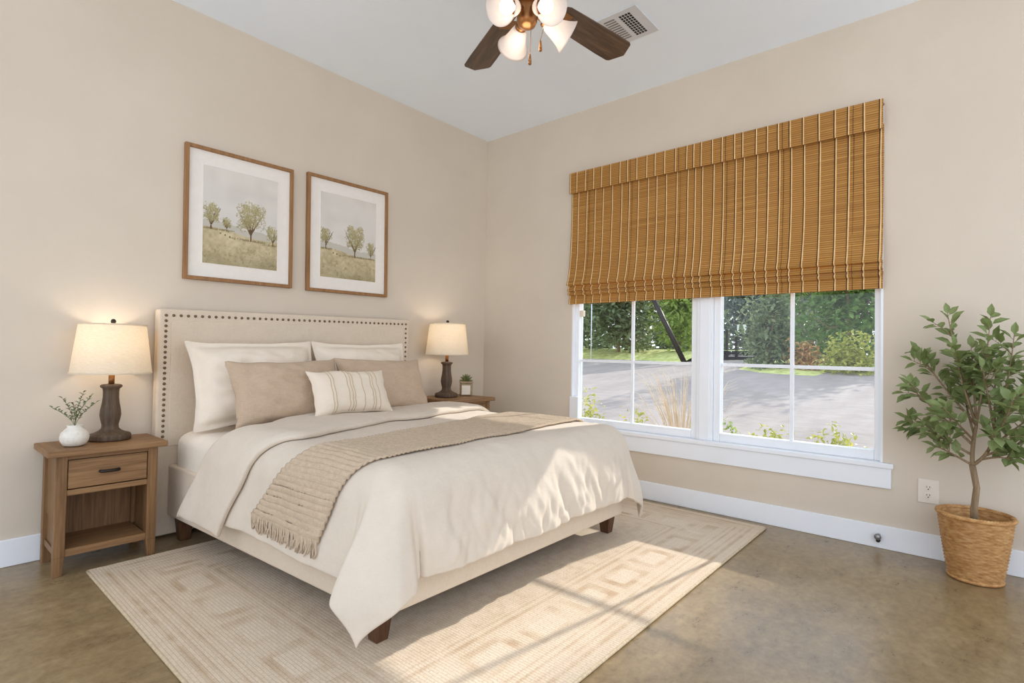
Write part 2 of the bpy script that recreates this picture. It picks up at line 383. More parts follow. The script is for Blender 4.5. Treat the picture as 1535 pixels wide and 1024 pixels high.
obj('knob', MB().lathe([(.011, 0), (.007, .004), (.006, .02), (.013, .026), (.017, .032), (.017, .04), (.012, .046), (.004, .048)], 24, RY), M['nickel'], o, smooth=True)
obj('bumper', MB().lathe([(.008, 0), (.011, .008), (.010, .022), (.004, .026)], 16, Matrix.Translation((0, 0, -.024)) @ RY), M['rubber'], o, smooth=True)

def build_vent():
    t = thing('air_vent', 'white square air register on the ceiling behind the fan blade', 'air vent', (-.80, -1.885, ZC))
    R = Matrix.Rotation(math.radians(0), 4, 'Z')
    obj('frame', MB().box(-.155, .155, -.14, .14, -.008, -.0005), M['vent'], t, bevel=.003)
    for cy, nn, dk in ((.055, 1, 0), (-.045, 4, 1)):
        d = MB(); wd = .075
        for i in range(nn):
            for k in range(10):
                y0 = cy-wd/2+i*wd/nn; d.box(-.115+k*.0235, -.115+k*.0235+(.016 if dk else .010), y0, y0+wd/nn-.006, -.0098, -.0075)
        obj('louver_slots', d, M['dark'] if dk else M['nickel'], t)
build_vent()

# ------------------------------------------------------------------ ceiling fan
def build_fan():
    H = Vector((-1.85, -1.98, 0))
    t = thing('ceiling_fan', 'ceiling fan with dark wood blades and lit frosted glass shades', 'ceiling fan', (H.x, H.y, ZC))
    T = lambda z: z-ZC
    obj('canopy', MB().lathe([(.03, T(2.93)), (.065, T(2.955)), (.072, T(3.0)), (.072, T(3.0225))], 32), M['brass'], t, smooth=True, bevel=.003)
    obj('downrod', MB().lathe([(.012, T(2.74)), (.012, T(2.935))], 16), M['brass'], t, smooth=True)
    obj('motor_housing', MB().lathe([(.05, T(2.595)), (.11, T(2.605)), (.13, T(2.63)), (.132, T(2.69)), (.11, T(2.735)), (.04, T(2.755))], 40), M['brass'], t, smooth=True)
    obj('switch_housing', MB().lathe([(.014, T(2.475)), (.036, T(2.485)), (.045, T(2.505)), (.045, T(2.56)), (.045, T(2.60))], 32), M['brass'], t, smooth=True)
    for k in range(5):
        a = math.radians(64-72*k)
        R = Matrix.Rotation(a, 4, 'Z') @ Matrix.Translation((0, 0, T(2.62))) @ Matrix.Rotation(math.radians(-10), 4, 'X')
        out = [(.20, -.058), (.22, -.066), (.55, -.078), (.64, -.078), (.655, -.070), (.692, 0.0), (.655, .070), (.64, .078), (.55, .078), (.22, .066), (.20, .058)]
        n = len(out); m = MB(); m.add([(x, y, -.004) for x, y in out]+[(x, y, .004) for x, y in out], [tuple(range(n)), tuple(range(n, 2*n))]+[(i, (i+1) % n, n+(i+1) % n, n+i) for i in range(n)])
        b = obj('blade', m, M['blade'], t, bevel=.003); b.matrix_local = R
        br = MB(); br.box(.10, .20, -.016, .016, -.006, .006); br.box(.19, .26, -.035, .035, -.0085, -.0045); obj('blade_bracket', br, M['brass'], b, bevel=.002)
    for ang, tilt in ((186, -26), (250, -26), (328, -24), (58, -14)):
        a = math.radians(ang); el = math.radians(tilt); d = Vector((math.cos(a)*math.cos(el), math.sin(a)*math.cos(el), math.sin(el)))
        base = Vector((math.cos(a)*.055, math.sin(a)*.055, T(2.535)))
        R = Matrix.Translation(base) @ d.to_track_quat('Z', 'Y').to_matrix().to_4x4()
        ar = obj('light_arm', MB().tube([R @ Vector((0, 0, -.03)), R @ Vector((0, 0, .03))], .011, 12).lathe([(.02, .02), (.026, .028), (.026, .045)], 20, R), M['brass'], t, smooth=True)
        prof = [(.026, .035), (.033, .05), (.040, .075), (.047, .10), (.056, .125), (.068, .147), (.074, .155)]
        inn = [(r-.003, z) for r, z in reversed(prof)]
        sh = obj('glass_shade', MB().lathe(prof+inn, 40, R, cap=False), M['frost'], t, smooth=True)
        bl = obj('bulb', MB().lathe([(.006, .05), (.013, .06), (.02, .075), (.029, .095), (.031, .108), (.028, .122), (.018, .134), (.004, .139)], 24, R), M['bulb'], t, smooth=True)
    for (px, py, zb, rr) in ((-.03, -.045, 2.285, .0075), (.035, -.05, 2.37, .0075)):
        ch = obj('pull_chain', MB().tube([(px*1.2, py*1.2, T(2.47)), (px, py, T(zb+.05))], .0013, 6), M['brass'], t)
        obj('pull_pendant', MB().lathe([(.002, .05), (.004, .045), (.006, .028), (.0075, .012)], 16, None, (px, py, T(zb))).lathe([(.0075, .012), (.0075, .004), (.004, 0)], 16, None, (px, py, T(zb))), M['brass'], ch, smooth=True)
    ld = bpy.data.lights.new('fan_light', 'POINT'); ld.energy = 1.5; ld.color = (1, .9, .8); ld.shadow_soft_size = .08
    lo = bpy.data.objects.new('fan_light', ld); COL.objects.link(lo); lo.parent = t; lo.location = (0, 0, T(2.40))
build_fan()

# ------------------------------------------------------------------ framed prints
def paint(w, h, seed, trees, hz):
    rs = np.random.RandomState(seed)
    def sm(n, k):
        a = rs.rand(n[0]//k+3, n[1]//k+3); yi = np.linspace(0, a.shape[0]-1.01, n[0]); xi = np.linspace(0, a.shape[1]-1.01, n[1])
        y0 = yi.astype(int); x0 = xi.astype(int); fy = (yi-y0)[:, None]; fx = (xi-x0)[None]
        return (a[y0][:, x0]*(1-fy)+a[y0+1][:, x0]*fy)*(1-fx)+(a[y0][:, x0+1]*(1-fy)+a[y0+1][:, x0+1]*fy)*fx
    yy, xx = np.mgrid[0:h, 0:w]; v = yy/h; u = xx/w       # v = 0 bottom
    img = np.zeros((h, w, 3)); n1 = sm((h, w), 22); n2 = sm((h, w), 5); n3 = sm((h, w), 2)
    img[:] = np.array([216, 211, 203])+(n1[..., None]-.5)*12+((v-.6)[..., None])*np.array([2, 0, -4])
    line = hz-.07*u+.012*np.sin(u*7)
    far = (v < line+.06+.03*sm((h, w), 9)) & (v >= line); img[far] = img[far]*.45+np.array([176, 170, 154])*.55
    gr = v < line
    g = np.array([192, 178, 143])+(n2[..., None]-.5)*30+(n1[..., None]-.5)*24; g = g-np.clip((.17-v)*1.8, 0, 1)[..., None]*np.array([95, 90, 85])*(.45+n2[..., None]*.8)
    g -= (((n3 > .72) & (v < .2))[..., None])*np.array([22, 20, 18]); img[gr] = g[gr]
    def dab(cx, cy, r, c, al):
        x0, x1, y0, y1 = int(cx-r-1), int(cx+r+2), int(cy-r-1), int(cy+r+2)
        x0 = max(x0, 0); y0 = max(y0, 0); x1 = min(x1, w); y1 = min(y1, h)
        if x1 <= x0 or y1 <= y0: return
        s = ((xx[y0:y1, x0:x1]-cx)**2+(yy[y0:y1, x0:x1]-cy)**2 < r*r)[..., None]*al
        img[y0:y1, x0:x1] = img[y0:y1, x0:x1]*(1-s)+np.array(c)*s
    for (tx, tb, tw, th) in trees:
        cx, by = tx*w, tb*h; W, Hh = tw*w, th*h
        for k in range(int(W*1.6)): dab(cx+rs.randn()*W*.35, by-1.5+rs.rand()*3, 1.3, (140, 128, 94), .5)
        for k in range(11):
            an = rs.uniform(-1, 1); L = Hh*rs.uniform(.55, .85)
            for q in np.linspace(0, 1, 60): dab(cx+math.sin(an)*L*.75*max(0, q-.22), by+q*L, max(.55, 1.8*(1-q)*W/60), (102, 84, 58), .75)
        cl = [(rs.uniform(-.7, .7), rs.uniform(-.75, .8), rs.uniform(.22, .42)) for _ in range(26)]
        for k in range(int(W*Hh*.42)):
            qx, qy, qr = cl[rs.randint(len(cl))]; a = rs.uniform(0, 2*PI); r = math.sqrt(rs.rand())*qr
            ex, ey = qx*math.sqrt(max(.1, 1-qy*qy*.8))+math.cos(a)*r, qy*.8+math.sin(a)*r
            sh = rs.uniform(-24, 24)+ey*12
            dab(cx+ex*W/2, by+Hh*.60+ey*Hh*.42, rs.uniform(.6, 1.3), (162+sh, 152+sh, 112+sh*.9), .55)
    for k in range(3): dab(w*(.22+.06*k), h*(hz-.05-.012*k), 1.6, (92, 76, 50), .8)
    return np.clip(img, 0, 255)
def col_grid(name, mat, parent, fn, rgb, world=True):
    h, w = rgb.shape[:2]; m = MB(); m.grid(w, h, fn)
    o = obj(name, m, mat, parent, world=world, recalc=False)
    a = o.data.color_attributes.new('Col', 'FLOAT_COLOR', 'POINT')
    c = rgb.transpose(1, 0, 2).reshape(-1, 3)/255.; c = np.where(c <= .04045, c/12.92, ((c+.055)/1.055)**2.4)
    a.data.foreach_set('color', np.concatenate([c, np.ones((len(c), 1))], 1).ravel().astype(np.float32)); return o
def picture(label, x0, x1, z0, z1, roll, seed, trees, hz):
    cx, cz = (x0+x1)/2, (z0+z1)/2; w, h = (x1-x0)/2, (z1-z0)/2
    t = thing('framed_print', label, 'picture', (cx, -.001, cz), 'framed landscape prints'); f = .021; D = .03
    m = MB()
    for s in (-1, 1):
        xa, xb = sorted((s*w, s*(w-f))); m.box(xa, xb, -D, 0, -h, h); za, zb = sorted((s*h, s*(h-f))); m.box(-w+f, w-f, -D, 0, za, zb)
    obj('frame', m, M['frame'], t, bevel=.002)
    pw, ph = w*.69, h*.735
    obj('mat_board', MB().box(-w+f, w-f, -.014, -.002, -h+f, h-f), M['mat'], t)
    mm = MB()
    for s in (-1, 1):
        xa, xb = sorted((s*(pw+.004), s*pw)); mm.box(xa, xb, -.0165, -.0135, -ph-.004, ph+.004); za, zb = sorted((s*(ph+.004), s*ph)); mm.box(-pw, pw, -.0165, -.0135, za, zb)
    obj('mat_bevel', mm, M['mat'], t)
    rgb = paint(150, 190, seed, trees, hz)
    col_grid('print', M['print'], t, lambda u, v: (-pw+2*pw*u, -.0148, -ph+2*ph*v), rgb, False)
    t.rotation_euler = (0, roll, 0)
picture('framed landscape print hanging at left, broad tree over a sloping meadow', -2.541, -1.893, 1.447, 2.236, math.radians(-.65), 3, [(.10, .36, .26, .27), (.30, .36, .14, .14), (.93, .27, .22, .22), (.62, .29, .44, .42)], .375)
picture('framed landscape print hanging at right nearer the window, smaller tree in meadow', -1.790, -1.130, 1.452, 2.262, math.radians(-.8), 8, [(.09, .335, .22, .25), (.90, .28, .18, .22), (.60, .28, .42, .40)], .345)

# ------------------------------------------------------------------ nightstands
def nightstand(label, x0, x1, yf, yb, H, zleg=0):
    cx, cy = (x0+x1)/2, (yf+yb)/2; w, d = (x1-x0)/2, (yb-yf)/2
    t = thing('nightstand', label, 'nightstand', (cx, cy, 0), 'oak nightstands'); b = .002
    L = .042; ox = .035; lw = w-ox; fy = -d+.03; by = d-.012
    obj('top', MB().box(-w, w, -d, d, H-.028, H), M['oak'], t, bevel=.004)
    obj('top_border', MB().box(-w+.01, -w+.075, -d+.008, d-.01, H-.001, H+.0012), M['oaky'], t)
    for sx in (-1, 1):
        for yy in (fy, by-L):
            m = MB(); xa, xb = sorted((sx*lw, sx*(lw-L))); zl = zleg if yy == fy else 0
            zt = H-.028
            m.hexa([(xa+(0 if sx < 0 else .009), yy, zl), (xb-(.009 if sx < 0 else 0), yy, zl), (xb-(.009 if sx < 0 else 0), yy+L, zl), (xa+(0 if sx < 0 else .009), yy+L, zl), (xa, yy, .085), (xb, yy, .085), (xb, yy+L, .085), (xa, yy+L, .085)])
            m.box(xa, xb, yy, yy+L, .085, zt); obj('leg', m, M['oakz'], t, bevel=b)
        xa, xb = sorted((sx*(lw-.012), sx*(lw-.026))); obj('side_panel', MB().box(xa, xb, fy+L, by-L, H*.42, H-.028), M['oakz'], t, bevel=b)
        xa2, xb2 = sorted((sx*(lw-.016), sx*(lw-.026))); obj('side_panel', MB().box(xa2, xb2, fy+L, by-L, .105, H*.42), M['oakz'], t)
        xa, xb = sorted((sx*(lw-.008), sx*(lw-.032))); obj('side_rail', MB().box(xa, xb, fy+L, by-L, .085, .115), M['oaky'], t, bevel=b)
    iw = lw-L
    obj('back_panel', MB().box(-iw, iw, by-.02, by-.008, .10, H-.028), M['oakz'], t)
    obj('shelf', MB().box(-iw, iw, fy+.004, by-.02, .085, .118), M['oak'], t, bevel=b)
    obj('divider_rail', MB().box(-iw, iw, fy+.004, by-.02, H*.66-.018, H*.66+.008), M['oak'], t, bevel=b)
    obj('top_rail', MB().box(-iw, iw, fy+.006, fy+.03, H-.048, H-.028), M['oak'], t)
    dr = obj('drawer', MB().box(-iw+.003, iw-.003, fy+.003, by-.03, H*.66+.013, H-.051), M['oak'], t, bevel=.003)
    hz = (H*.66+.013+H-.051)/2
    obj('handle', MB().tube([(-.036, fy-.002, hz), (-.034, fy-.013, hz), (-.02, fy-.018, hz), (.02, fy-.018, hz), (.034, fy-.013, hz), (.036, fy-.002, hz)], .0075, 10), M['iron'], dr, smooth=True)
    return t
NLH, NRH = .573, .675
nightstand('oak nightstand left of the bed carrying a lamp and white vase', -3.160, -2.690, -.358, -.020, NLH)
nightstand('oak nightstand between bed and window carrying a lamp and a jar', -.875, -.345, -.470, -.030, NRH, .0145)

# ------------------------------------------------------------------ lamps
def table_lamp(label, x, y, z, s):
    t = thing('table_lamp', label, 'table lamp', (x, y, z+.0015), 'dark turned wood table lamps')
    P = lambda pr: [(r*s, q*s) for r, q in pr]
    obj('base', MB().lathe(P([(.088, 0), (.090, .006), (.090, .022), (.085, .030), (.064, .037), (.048, .046), (.037, .058), (.035, .075), (.041, .10), (.045, .125), (.043, .15), (.037, .185), (.034, .215), (.034, .245), (.036, .258), (.046, .266), (.047, .274), (.040, .279), (.02, .281)]), 40), M['lampwood'], t, smooth=True)
    obj('neck', MB().lathe(P([(.013, .279), (.013, .335)]), 20), M['brass'], t, smooth=True)
    so = [(.172, .335), (.171, .338), (.142, .583), (.141, .585)]; si = [(r-.0025, q) for r, q in reversed(so)]
    sh = obj('lamp_shade', MB().lathe(P(so+si), 56, cap=False), M['shade'], t, smooth=True)
    obj('shade_trim', MB().lathe(P([(.1735, .334), (.1735, .341), (.170, .341), (.170, .334), (.1735, .334)]), 56, cap=False), M['shade'], sh)
    obj('shade_trim', MB().lathe(P([(.1435, .579), (.1435, .586), (.139, .586), (.139, .579), (.1435, .579)]), 56, cap=False), M['shade'], sh)
    hp = MB()
    for k in range(3):
        a = k*2*PI/3; hp.tube([(0, 0, .575*s), (.14*s*math.cos(a), .14*s*math.sin(a), .575*s)], .0018, 6)
    hp.tube([(.0, .022*s, .335*s), (0, .05*s, .42*s), (0, .035*s, .53*s), (0, 0, .575*s)], .0018, 6)
    obj('harp', hp, M['brass'], t)
    obj('bulb', MB().lathe(P([(.012, .335), (.014, .37), (.028, .41), (.030, .43), (.02, .455), (.004, .465)]), 20), M['lampbulb'], t, smooth=True)
    obj('finial', MB().lathe(P([(.004, .572), (.004, .588), (.010, .592), (.012, .600), (.009, .609), (.003, .612)]), 16), M['iron'], t, smooth=True)
    ld = bpy.data.lights.new('lamp_light', 'POINT'); ld.energy = LAMP_W; ld.color = (1, .86, .70); ld.shadow_soft_size = .045*s
    lo = bpy.data.objects.new('lamp_light', ld); COL.objects.link(lo); lo.parent = t; lo.location = (0, 0, .49*s)
table_lamp('lit table lamp with linen shade standing beside the white vase', -2.885, -.135, NLH, 1.0)
table_lamp('lit table lamp with linen shade standing beside the succulent jar', -.655, -.21, NRH, 1.02)

# vase with sprigs
VX, VY = -3.045, -.235
obj_v = MB().lathe([(.030, 0), (.044, .006), (.054, .024), (.057, .042), (.052, .062), (.038, .078), (.030, .086), (.029, .092), (.032, .099), (.028, .099), (.025, .09), (.024, .07)], 40, None, (VX, VY, NLH+.0015), True)
tag(obj('vase', obj_v, M['ceramic'], smooth=True), 'small round white ceramic vase on the left nightstand', 'vase')
def leaf_add(m, p, d, L, W, nrm, fold=.25):
    d = d.normalized(); s = d.cross(nrm)
    if s.length < 1e-3: s = d.cross(Vector((1, 0, .2)))
    s.normalize(); n = s.cross(d)
    pts = [p, p+d*L*.3+s*W*.42+n*W*fold, p+d*L*.62+s*W*.40+n*W*fold, p+d*L-n*L*.06, p+d*L*.62-s*W*.40+n*W*fold, p+d*L*.3-s*W*.42+n*W*fold, p+d*L*.3, p+d*L*.62]
    m.add(pts, [(0, 6, 1), (6, 7, 2, 1), (7, 3, 2), (0, 5, 6), (5, 4, 7, 6), (4, 3, 7)])
rnd = random.Random(11)
for k, (dx, dy, h) in enumerate(((-.085, -.01, .085), (-.045, .02, .125), (-.015, -.03, .10), (.03, .01, .15), (.075, -.01, .10), (.065, .03, .13))):
    sp = thing('leafy_sprig', 'thin grey green leafy sprig standing in the white vase', 'sprig', (VX, VY, NLH+.06), 'sprigs in the white vase')
    pts = [Vector((dx*q*q*1.0, dy*q, .02+(h+.02)*q)) for q in np.linspace(0, 1, 7)]
    obj('stem', MB().tube(pts, .0013, 5), M['sage'], sp)
    m = MB()
    for i in range(1, 15):
        q = .32+.68*i/14; p = Vector((dx*q*q, dy*q, .02+(h+.02)*q)); a = i*2.4+k
        leaf_add(m, p, Vector((math.cos(a), math.sin(a), .7)), .021*rnd.uniform(.8, 1.2), .011, Vector((rnd.uniform(-.3, .3), rnd.uniform(-.3, .3), 1)))
    obj('leaves', m, M['sage'], sp, recalc=False)

# succulent jar
JX, JY = -.435, -.215; JZ = NRH+.0015
jr = thing('planter_jar', 'square tan glass jar with cream label on the right nightstand', 'jar', (JX, JY, JZ))
RZ = Matrix.Rotation(math.radians(-38), 4, 'Z')
obj('body', MB().box(-.05, .05, -.05, .05, 0, .105, RZ), M['jar'], jr, bevel=.008)
obj('rim', MB().box(-.053, .053, -.053, .053, .105, .122, RZ), M['jar'], jr, bevel=.004)
obj('label_panel', MB().box(-.042, .03, -.0525, -.0495, .012, .088, RZ), M['label'], jr, bevel=.001)
su = thing('succulent', 'small spiky green succulent growing in the tan jar', 'plant', (JX, JY, JZ+.118))
m = MB()
for ring, (n, el, L) in enumerate(((11, 12, .062), (10, 38, .066), (8, 60, .068), (5, 80, .066))):
    for k in range(n):
        a = 2*PI*k/n+ring*.4; e = math.radians(el); d = Vector((math.cos(a)*math.cos(e), math.sin(a)*math.cos(e), math.sin(e)))
        m.tube([d*.004, d*L*.4, d*L*.8, d*L], [.006, .0075, .004, .0006], 6)
obj('leaves', m, M['succ'], su, smooth=True)
obj('core', MB().lathe([(.03, 0), (.02, .008), (.006, .012)], 16), M['succ'], su, smooth=True)

# ------------------------------------------------------------------ bed
def S(x, y, z): return (x+.055*(-y-.1), y, z)
bed = thing('bed', 'upholstered beige bed frame with nailhead headboard and dark wood feet', 'bed', (-1.76, -1.0, 0))
ZL, ZR = 1.258, 1.290
def hbtop(x): return ZL+(ZR-ZL)*(x+2.672)/1.722
hb = MB(); hx0, hx1 = -2.672, -.950
hb.hexa([(hx0, -.090, .012), (hx1, -.090, .012), (hx1, -.022, .012), (hx0, -.022, .012), (hx0, -.090, ZL), (hx1, -.090, ZR), (hx1, -.022, ZR), (hx0, -.022, ZL)])
HB = obj('headboard', hb, M['uphol'], bed, world=True, bevel=.012, seg=3)
ip = MB(); ip.hexa([(hx0+.062, -.0965, .5), (hx1-.062, -.0965, .5), (hx1-.062, -.088, .5), (hx0+.062, -.088, .5), (hx0+.062, -.0965, ZL-.062), (hx1-.062, -.0965, ZR-.062), (hx1-.062, -.088, ZR-.062), (hx0+.062, -.088, ZL-.062)])
obj('inset_panel', ip, M['uphol'], HB, world=True, bevel=.006)
nl = obj('nail', MB().lathe([(.0082, 0), (.0075, .003), (.005, .0055), (.001, .0065)], 12, Matrix.Rotation(PI/2, 4, 'X')), M['bronze'], HB, smooth=True)
hw = wloc(HB); pos = []
for k in range(46): x = hx0+.036+(1.722-.072)*k/45; pos.append((x, hbtop(x)-.036))
for k in range(1, 25): pos += [(hx0+.036, ZL-.036-.029*k)]
for k in range(1, 18): pos += [(hx1-.036, ZR-.036-.036*k)]
for i, (x, z) in enumerate(pos):
    q = Vector((x, -.0905, z))-hw
    if i == 0: nl.location = q
    else: copy_child(nl, HB, q)
YF = -1.915
def slab(xa, xb, ya, yb, z0, z1): return MB().hexa([S(xa, ya, z0), S(xb, ya, z0), S(xb, yb, z0), S(xa, yb, z0), S(xa, ya, z1), S(xb, ya, z1), S(xb, yb, z1), S(xa, yb, z1)])
obj('side_rail', slab(-2.605, -2.555, YF+.05, -.092, .122, .40), M['uphol'], bed, world=True, bevel=.012, seg=3)
obj('side_rail', slab(-.970, -.920, YF+.05, -.092, .122, .40), M['uphol'], bed, world=True, bevel=.012, seg=3)
obj('foot_rail', slab(-2.605, -.920, YF, YF+.052, .122, .40), M['uphol'], bed, world=True, bevel=.012, seg=3)
obj('slat_base', slab(-2.555, -.970, YF+.052, -.092, .30, .335), M['leg'], bed, world=True)
for (x, y) in ((-2.555, YF+.075), (-.965, YF+.075), (-2.555, -.19), (-.965, -.19)):
    m = MB(); a, b = .037, .025
    c = Vector(S(x, y, 0))
    m.hexa([c+Vector(p) for p in ((-b, -b, .0005), (b, -b, .0005), (b, b, .0005), (-b, b, .0005), (-a, -a, .123), (a, -a, .123), (a, a, .123), (-a, a, .123))])
    # rug thickness below front feet
    obj('leg', m if y > -1 else MB().hexa([c+Vector(p) for p in ((-b, -b, .0145), (b, -b, .0145), (b, b, .0145), (-b, b, .0145), (-a, -a, .123), (a, -a, .123), (a, a, .123), (-a, a, .123))]), M['leg'], bed, world=True, bevel=.002)

# mattress with sheet
def mattress():
    m = MB(); x0, x1, y0, y1, z0, z1 = -2.590, -.935, YF+.055, -.098, .337, .588
    rr = .07; N = 20
    def prof(u, v): return 0
    ring = []
    def rrect(ins, z):
        a, b, c, d = x0+ins, x1-ins, y0+ins, y1-ins; r = .09; pts = []
        for (cx, cy, a0) in ((b-r, d-r, 0), (a+r, d-r, 90), (a+r, c+r, 180), (b-r, c+r, 270)):
            for k in range(7): t = math.radians(a0+15*k); pts.append(S(cx+r*math.cos(t), cy+r*math.sin(t), z))
        return pts
    lv = []
    for k in range(7): t = PI/2*k/6; lv.append((rr*(1-math.sin(t)), z0+rr*(1-math.cos(t))))
    for k in range(7): t = PI/2*k/6; lv.append((rr*(1-math.cos(t)), z1-rr*(1-math.sin(t))))
    rings = [rrect(i, z) for i, z in lv]; n = len(rings[0]); vs = [p for r in rings for p in r]
    fs = [(i*n+k, i*n+(k+1) % n, (i+1)*n+(k+1) % n, (i+1)*n+k) for i in range(len(rings)-1) for k in range(n)]
    fs += [tuple(reversed(range(n))), tuple((len(rings)-1)*n+k for k in range(n))]
    m.add(vs, fs); return m
tag(obj('mattress', mattress(), M['sheet'], smooth=True), 'mattress in a white fitted sheet lying in the beige bed frame', 'mattress')

# draping
RD = .135; DXL, DXR, DYF, ZT = -2.625, -.880, -1.955, .632
LX, RX, FY = DXL+RD, DXR-RD, DYF+RD
def prof(s, r):
    if s <= 0: return s, 0
    if s < r*PI/2: return r*math.sin(s/r), r*(1-math.cos(s/r))
    return r, r+s-r*PI/2
FOLD = [(0, 0, 0), (14, .04, 0), (28, .13, -.01), (45, .115, .03), (60, .05, .085), (66, .0, .075), (75, -.03, .010), (90, 0, 0)]
FOLD_R = [(0, 0, 0), (16, .03, 0), (36, .07, .03), (52, .05, .06), (66, -.03, .05), (78, -.05, .0), (90, 0, 0)]
def drape(xf, yf, off=0.0, wr=1.0):
    aL, aR, b = LX-xf, xf-RX, FY-yf
    sgn = -1 if aL > aR else 1
    a = aL if sgn < 0 else aR; ex = LX if sgn < 0 else RX
    r = RD+off; A = max(a, 0); B = max(b, 0)
    puff = .010*nz(xf*2.2, yf*2.2, 5)+.004*nz(xf*7, yf*5, 9)+.003*(1-2*abs(nz(xf*9+yf*3, yf*7, 12)))
    if a <= 0 and b <= 0:
        return S(xf, yf, ZT+off+puff*wr)
    d = math.hypot(A, B); th = math.degrees(math.atan2(B, A)) if d > 0 else 0
    h, dr = prof(d, r)
    g = sstep((d-.08)/.5)
    fx, fy = lerp_tab(FOLD if sgn < 0 else FOLD_R, th)
    cs, sn = (A/d, B/d)
    dr -= .032*g*math.sin(math.radians(2*th))
    fl = .045*sstep((dr-r*.6)/.35)
    hx = cs*(h+fl)+fx*g; hy = sn*(h+fl*.45)+fy*g
    x = (xf if a <= 0 else ex+sgn*hx); y = (yf if b <= 0 else FY-hy)
    k = sstep((dr-.03)/.25)
    if wr:
        if b > 0 and a <= 0:      # foot face creases
            w = 1.35*(.014*nz(xf*5.5+yf*1.5, yf*1.2, 1)+.012*(1-2*abs(nz(xf*9+yf*5, yf*2.2, 7)))+.008*(1-2*abs(nz(xf*17-yf*6, yf*4, 3)))+.005*nz(xf*30+yf*9, yf*6, 2))
            edge = sstep((xf-LX)/.15)*sstep((RX-xf)/.15); y -= w*k*wr*(.35+.65*edge); y -= .012*k*wr
        elif a > 0 and b <= 0:    # side
            w = .016*nz(yf*4.2, xf*1.5, 3)+.006*nz(yf*12+xf*4, xf*4, 6); x += sgn*w*k*wr
        else:
            w = .010*nz(x*5, y*5, dr*3); x += sgn*w*k*wr*.7; y -= w*k*wr*.7
    hem = .012*nz(xf*3+1, yf*3, 4)*sstep((dr-.2)/.2)*wr
    return S(x, y, ZT+off-dr+puff*(1-k)*wr+hem)
HEM = .464
def duvet():
    t = thing('duvet', 'cream linen duvet draped over the bed with top edge folded back', 'duvet', (-1.75, -1.2, .02))
    y0 = -.62; y1 = FY-HEM; x0 = LX-HEM; x1 = RX+HEM
    def fm(u, v):
        xf = x0+(x1-x0)*u; a = max(0, (LX-xf)/HEM); q = max(0., min(1., (xf-LX)/(RX-LX)))
        ys = -.97+.25*q+.22*a
        return drape(xf, ys+(y1-ys)*v, .004)
    m = MB(); m.grid(160, 110, fm)
    obj('cover', m, M['duvet'], t, smooth=True, world=True, solid=.016, subsurf=1, recalc=False)
    xb0 = LX-.545; xb1 = RX+.44
    def fn(u, v):
        xf = xb0+(xb1-xb0)*u; a = max(0, (LX-xf)/.545); q = max(0., min(1., (xf-LX)/(RX-LX)))
        yu = lerp_tab([(0, -.79), (.2, -.60), (.36, -.50), (1, -.515)], q)[0]+.31*a
        yl = lerp_tab([(0, -1.19), (.22, -1.09), (.52, -.955), (1, -.885)], q)[0]+.29*a
        yl += .015*nz(xf*4, 2, 2)
        bul = .012*sstep(min(v, 1-v)*8)
        return drape(xf, yu+(yl-yu)*v, .026+bul, .8)
    m = MB(); m.grid(140, 40, fn)
    obj('folded_edge', m, M['duvet'], t, smooth=True, world=True, solid=.024, subsurf=1, recalc=False)
duvet()

def throw():
    t = thing('throw_blanket', 'tan ribbed knit throw with fringe laid across the duvet foot', 'throw blanket', (-1.7, -1.5, .3))
    HL = .40; x0 = LX-HL; x1 = RX+.30
    def edges(xf):
        a = max(0, (LX-xf)/HL); q = max(0., min(1., (xf-LX)/(RX-LX)))
        yb = -1.43+.28*q+.27*a**1.2; yf = -1.79+.13*q+.14*a
        return yb, yf
    N = 430
    def fn(u, v):
        xf = x0+(x1-x0)*u; yb, yf = edges(xf); y = yb+(yf-yb)*v
        rib = .0035*math.cos(2*PI*xf/.0235)*(.75+.25*math.sin(v*2*PI*19+xf*30))
        return drape(xf, y, .024+rib+.003*nz(xf*6, y*6, 2), .9)
    m = MB(); m.grid(N, 44, fn); obj('knit', m, M['throw'], t, smooth=True, world=True, solid=.009, recalc=False)
    fr = MB(); rn = random.Random(5); yb, yf = edges(x0)
    for k in range(52):
        y = yb+(yf-yb)*(k+.5)/52; p = Vector(drape(x0, y, .024, .9)); L = rn.uniform(.045, .062); pts = [p+Vector((0, 0, .012))]
        for q in (.3, .65, 1): pts.append(p+Vector((-.004*q+rn.uniform(-.004, .004), rn.uniform(-.006, .006), -L*q)))
        fr.tube(pts, [.0042, .004, .0035, .0028], 6)
    obj('fringe', fr, M['throw'], t, smooth=True, world=True)
throw()

# ------------------------------------------------------------------ pillows
def pillow_mesh(w, h, T, flange=0, seed=0, pinch=.07, crease=1.0):
    m = MB(); N = 34
    def pt(u, v, s):
        uu, vv = u, v
        iu, iv = (1-flange/w*2 if flange else 1), (1-flange/h*2 if flange else 1)
        a = max(0, 1-(abs(u)/iu)**2.6); b = max(0, 1-(abs(v)/iv)**2.6)
        th = T/2*(a*b)**.5
        x = w/2*u*(1-pinch*(1-v*v)*abs(u)**2.0); z = h/2*v*(1-pinch*1.25*(1-u*u)*abs(v)**2.0)
        n = nz(u*1.6+seed, v*1.6, s*.3)*.012+nz(u*4+seed, v*4, 3)*.005*crease
        ed = min(1, (a*b)*3)
        cr = .006*crease*(1-2*abs(nz(u*3.3+v*2+seed*2, v*3.3-u, 8)))*ed
        return Vector((x+.006*nz(v*3, seed, 1), s*(th+(.0025 if flange else 0)+cr)+n*.6, z+.010*nz(u*2.2, seed, 6)))
    for s in (-1, 1): m.grid(N, N, lambda i, j, s=s: pt(2*i-1, 2*j-1, s))
    return m
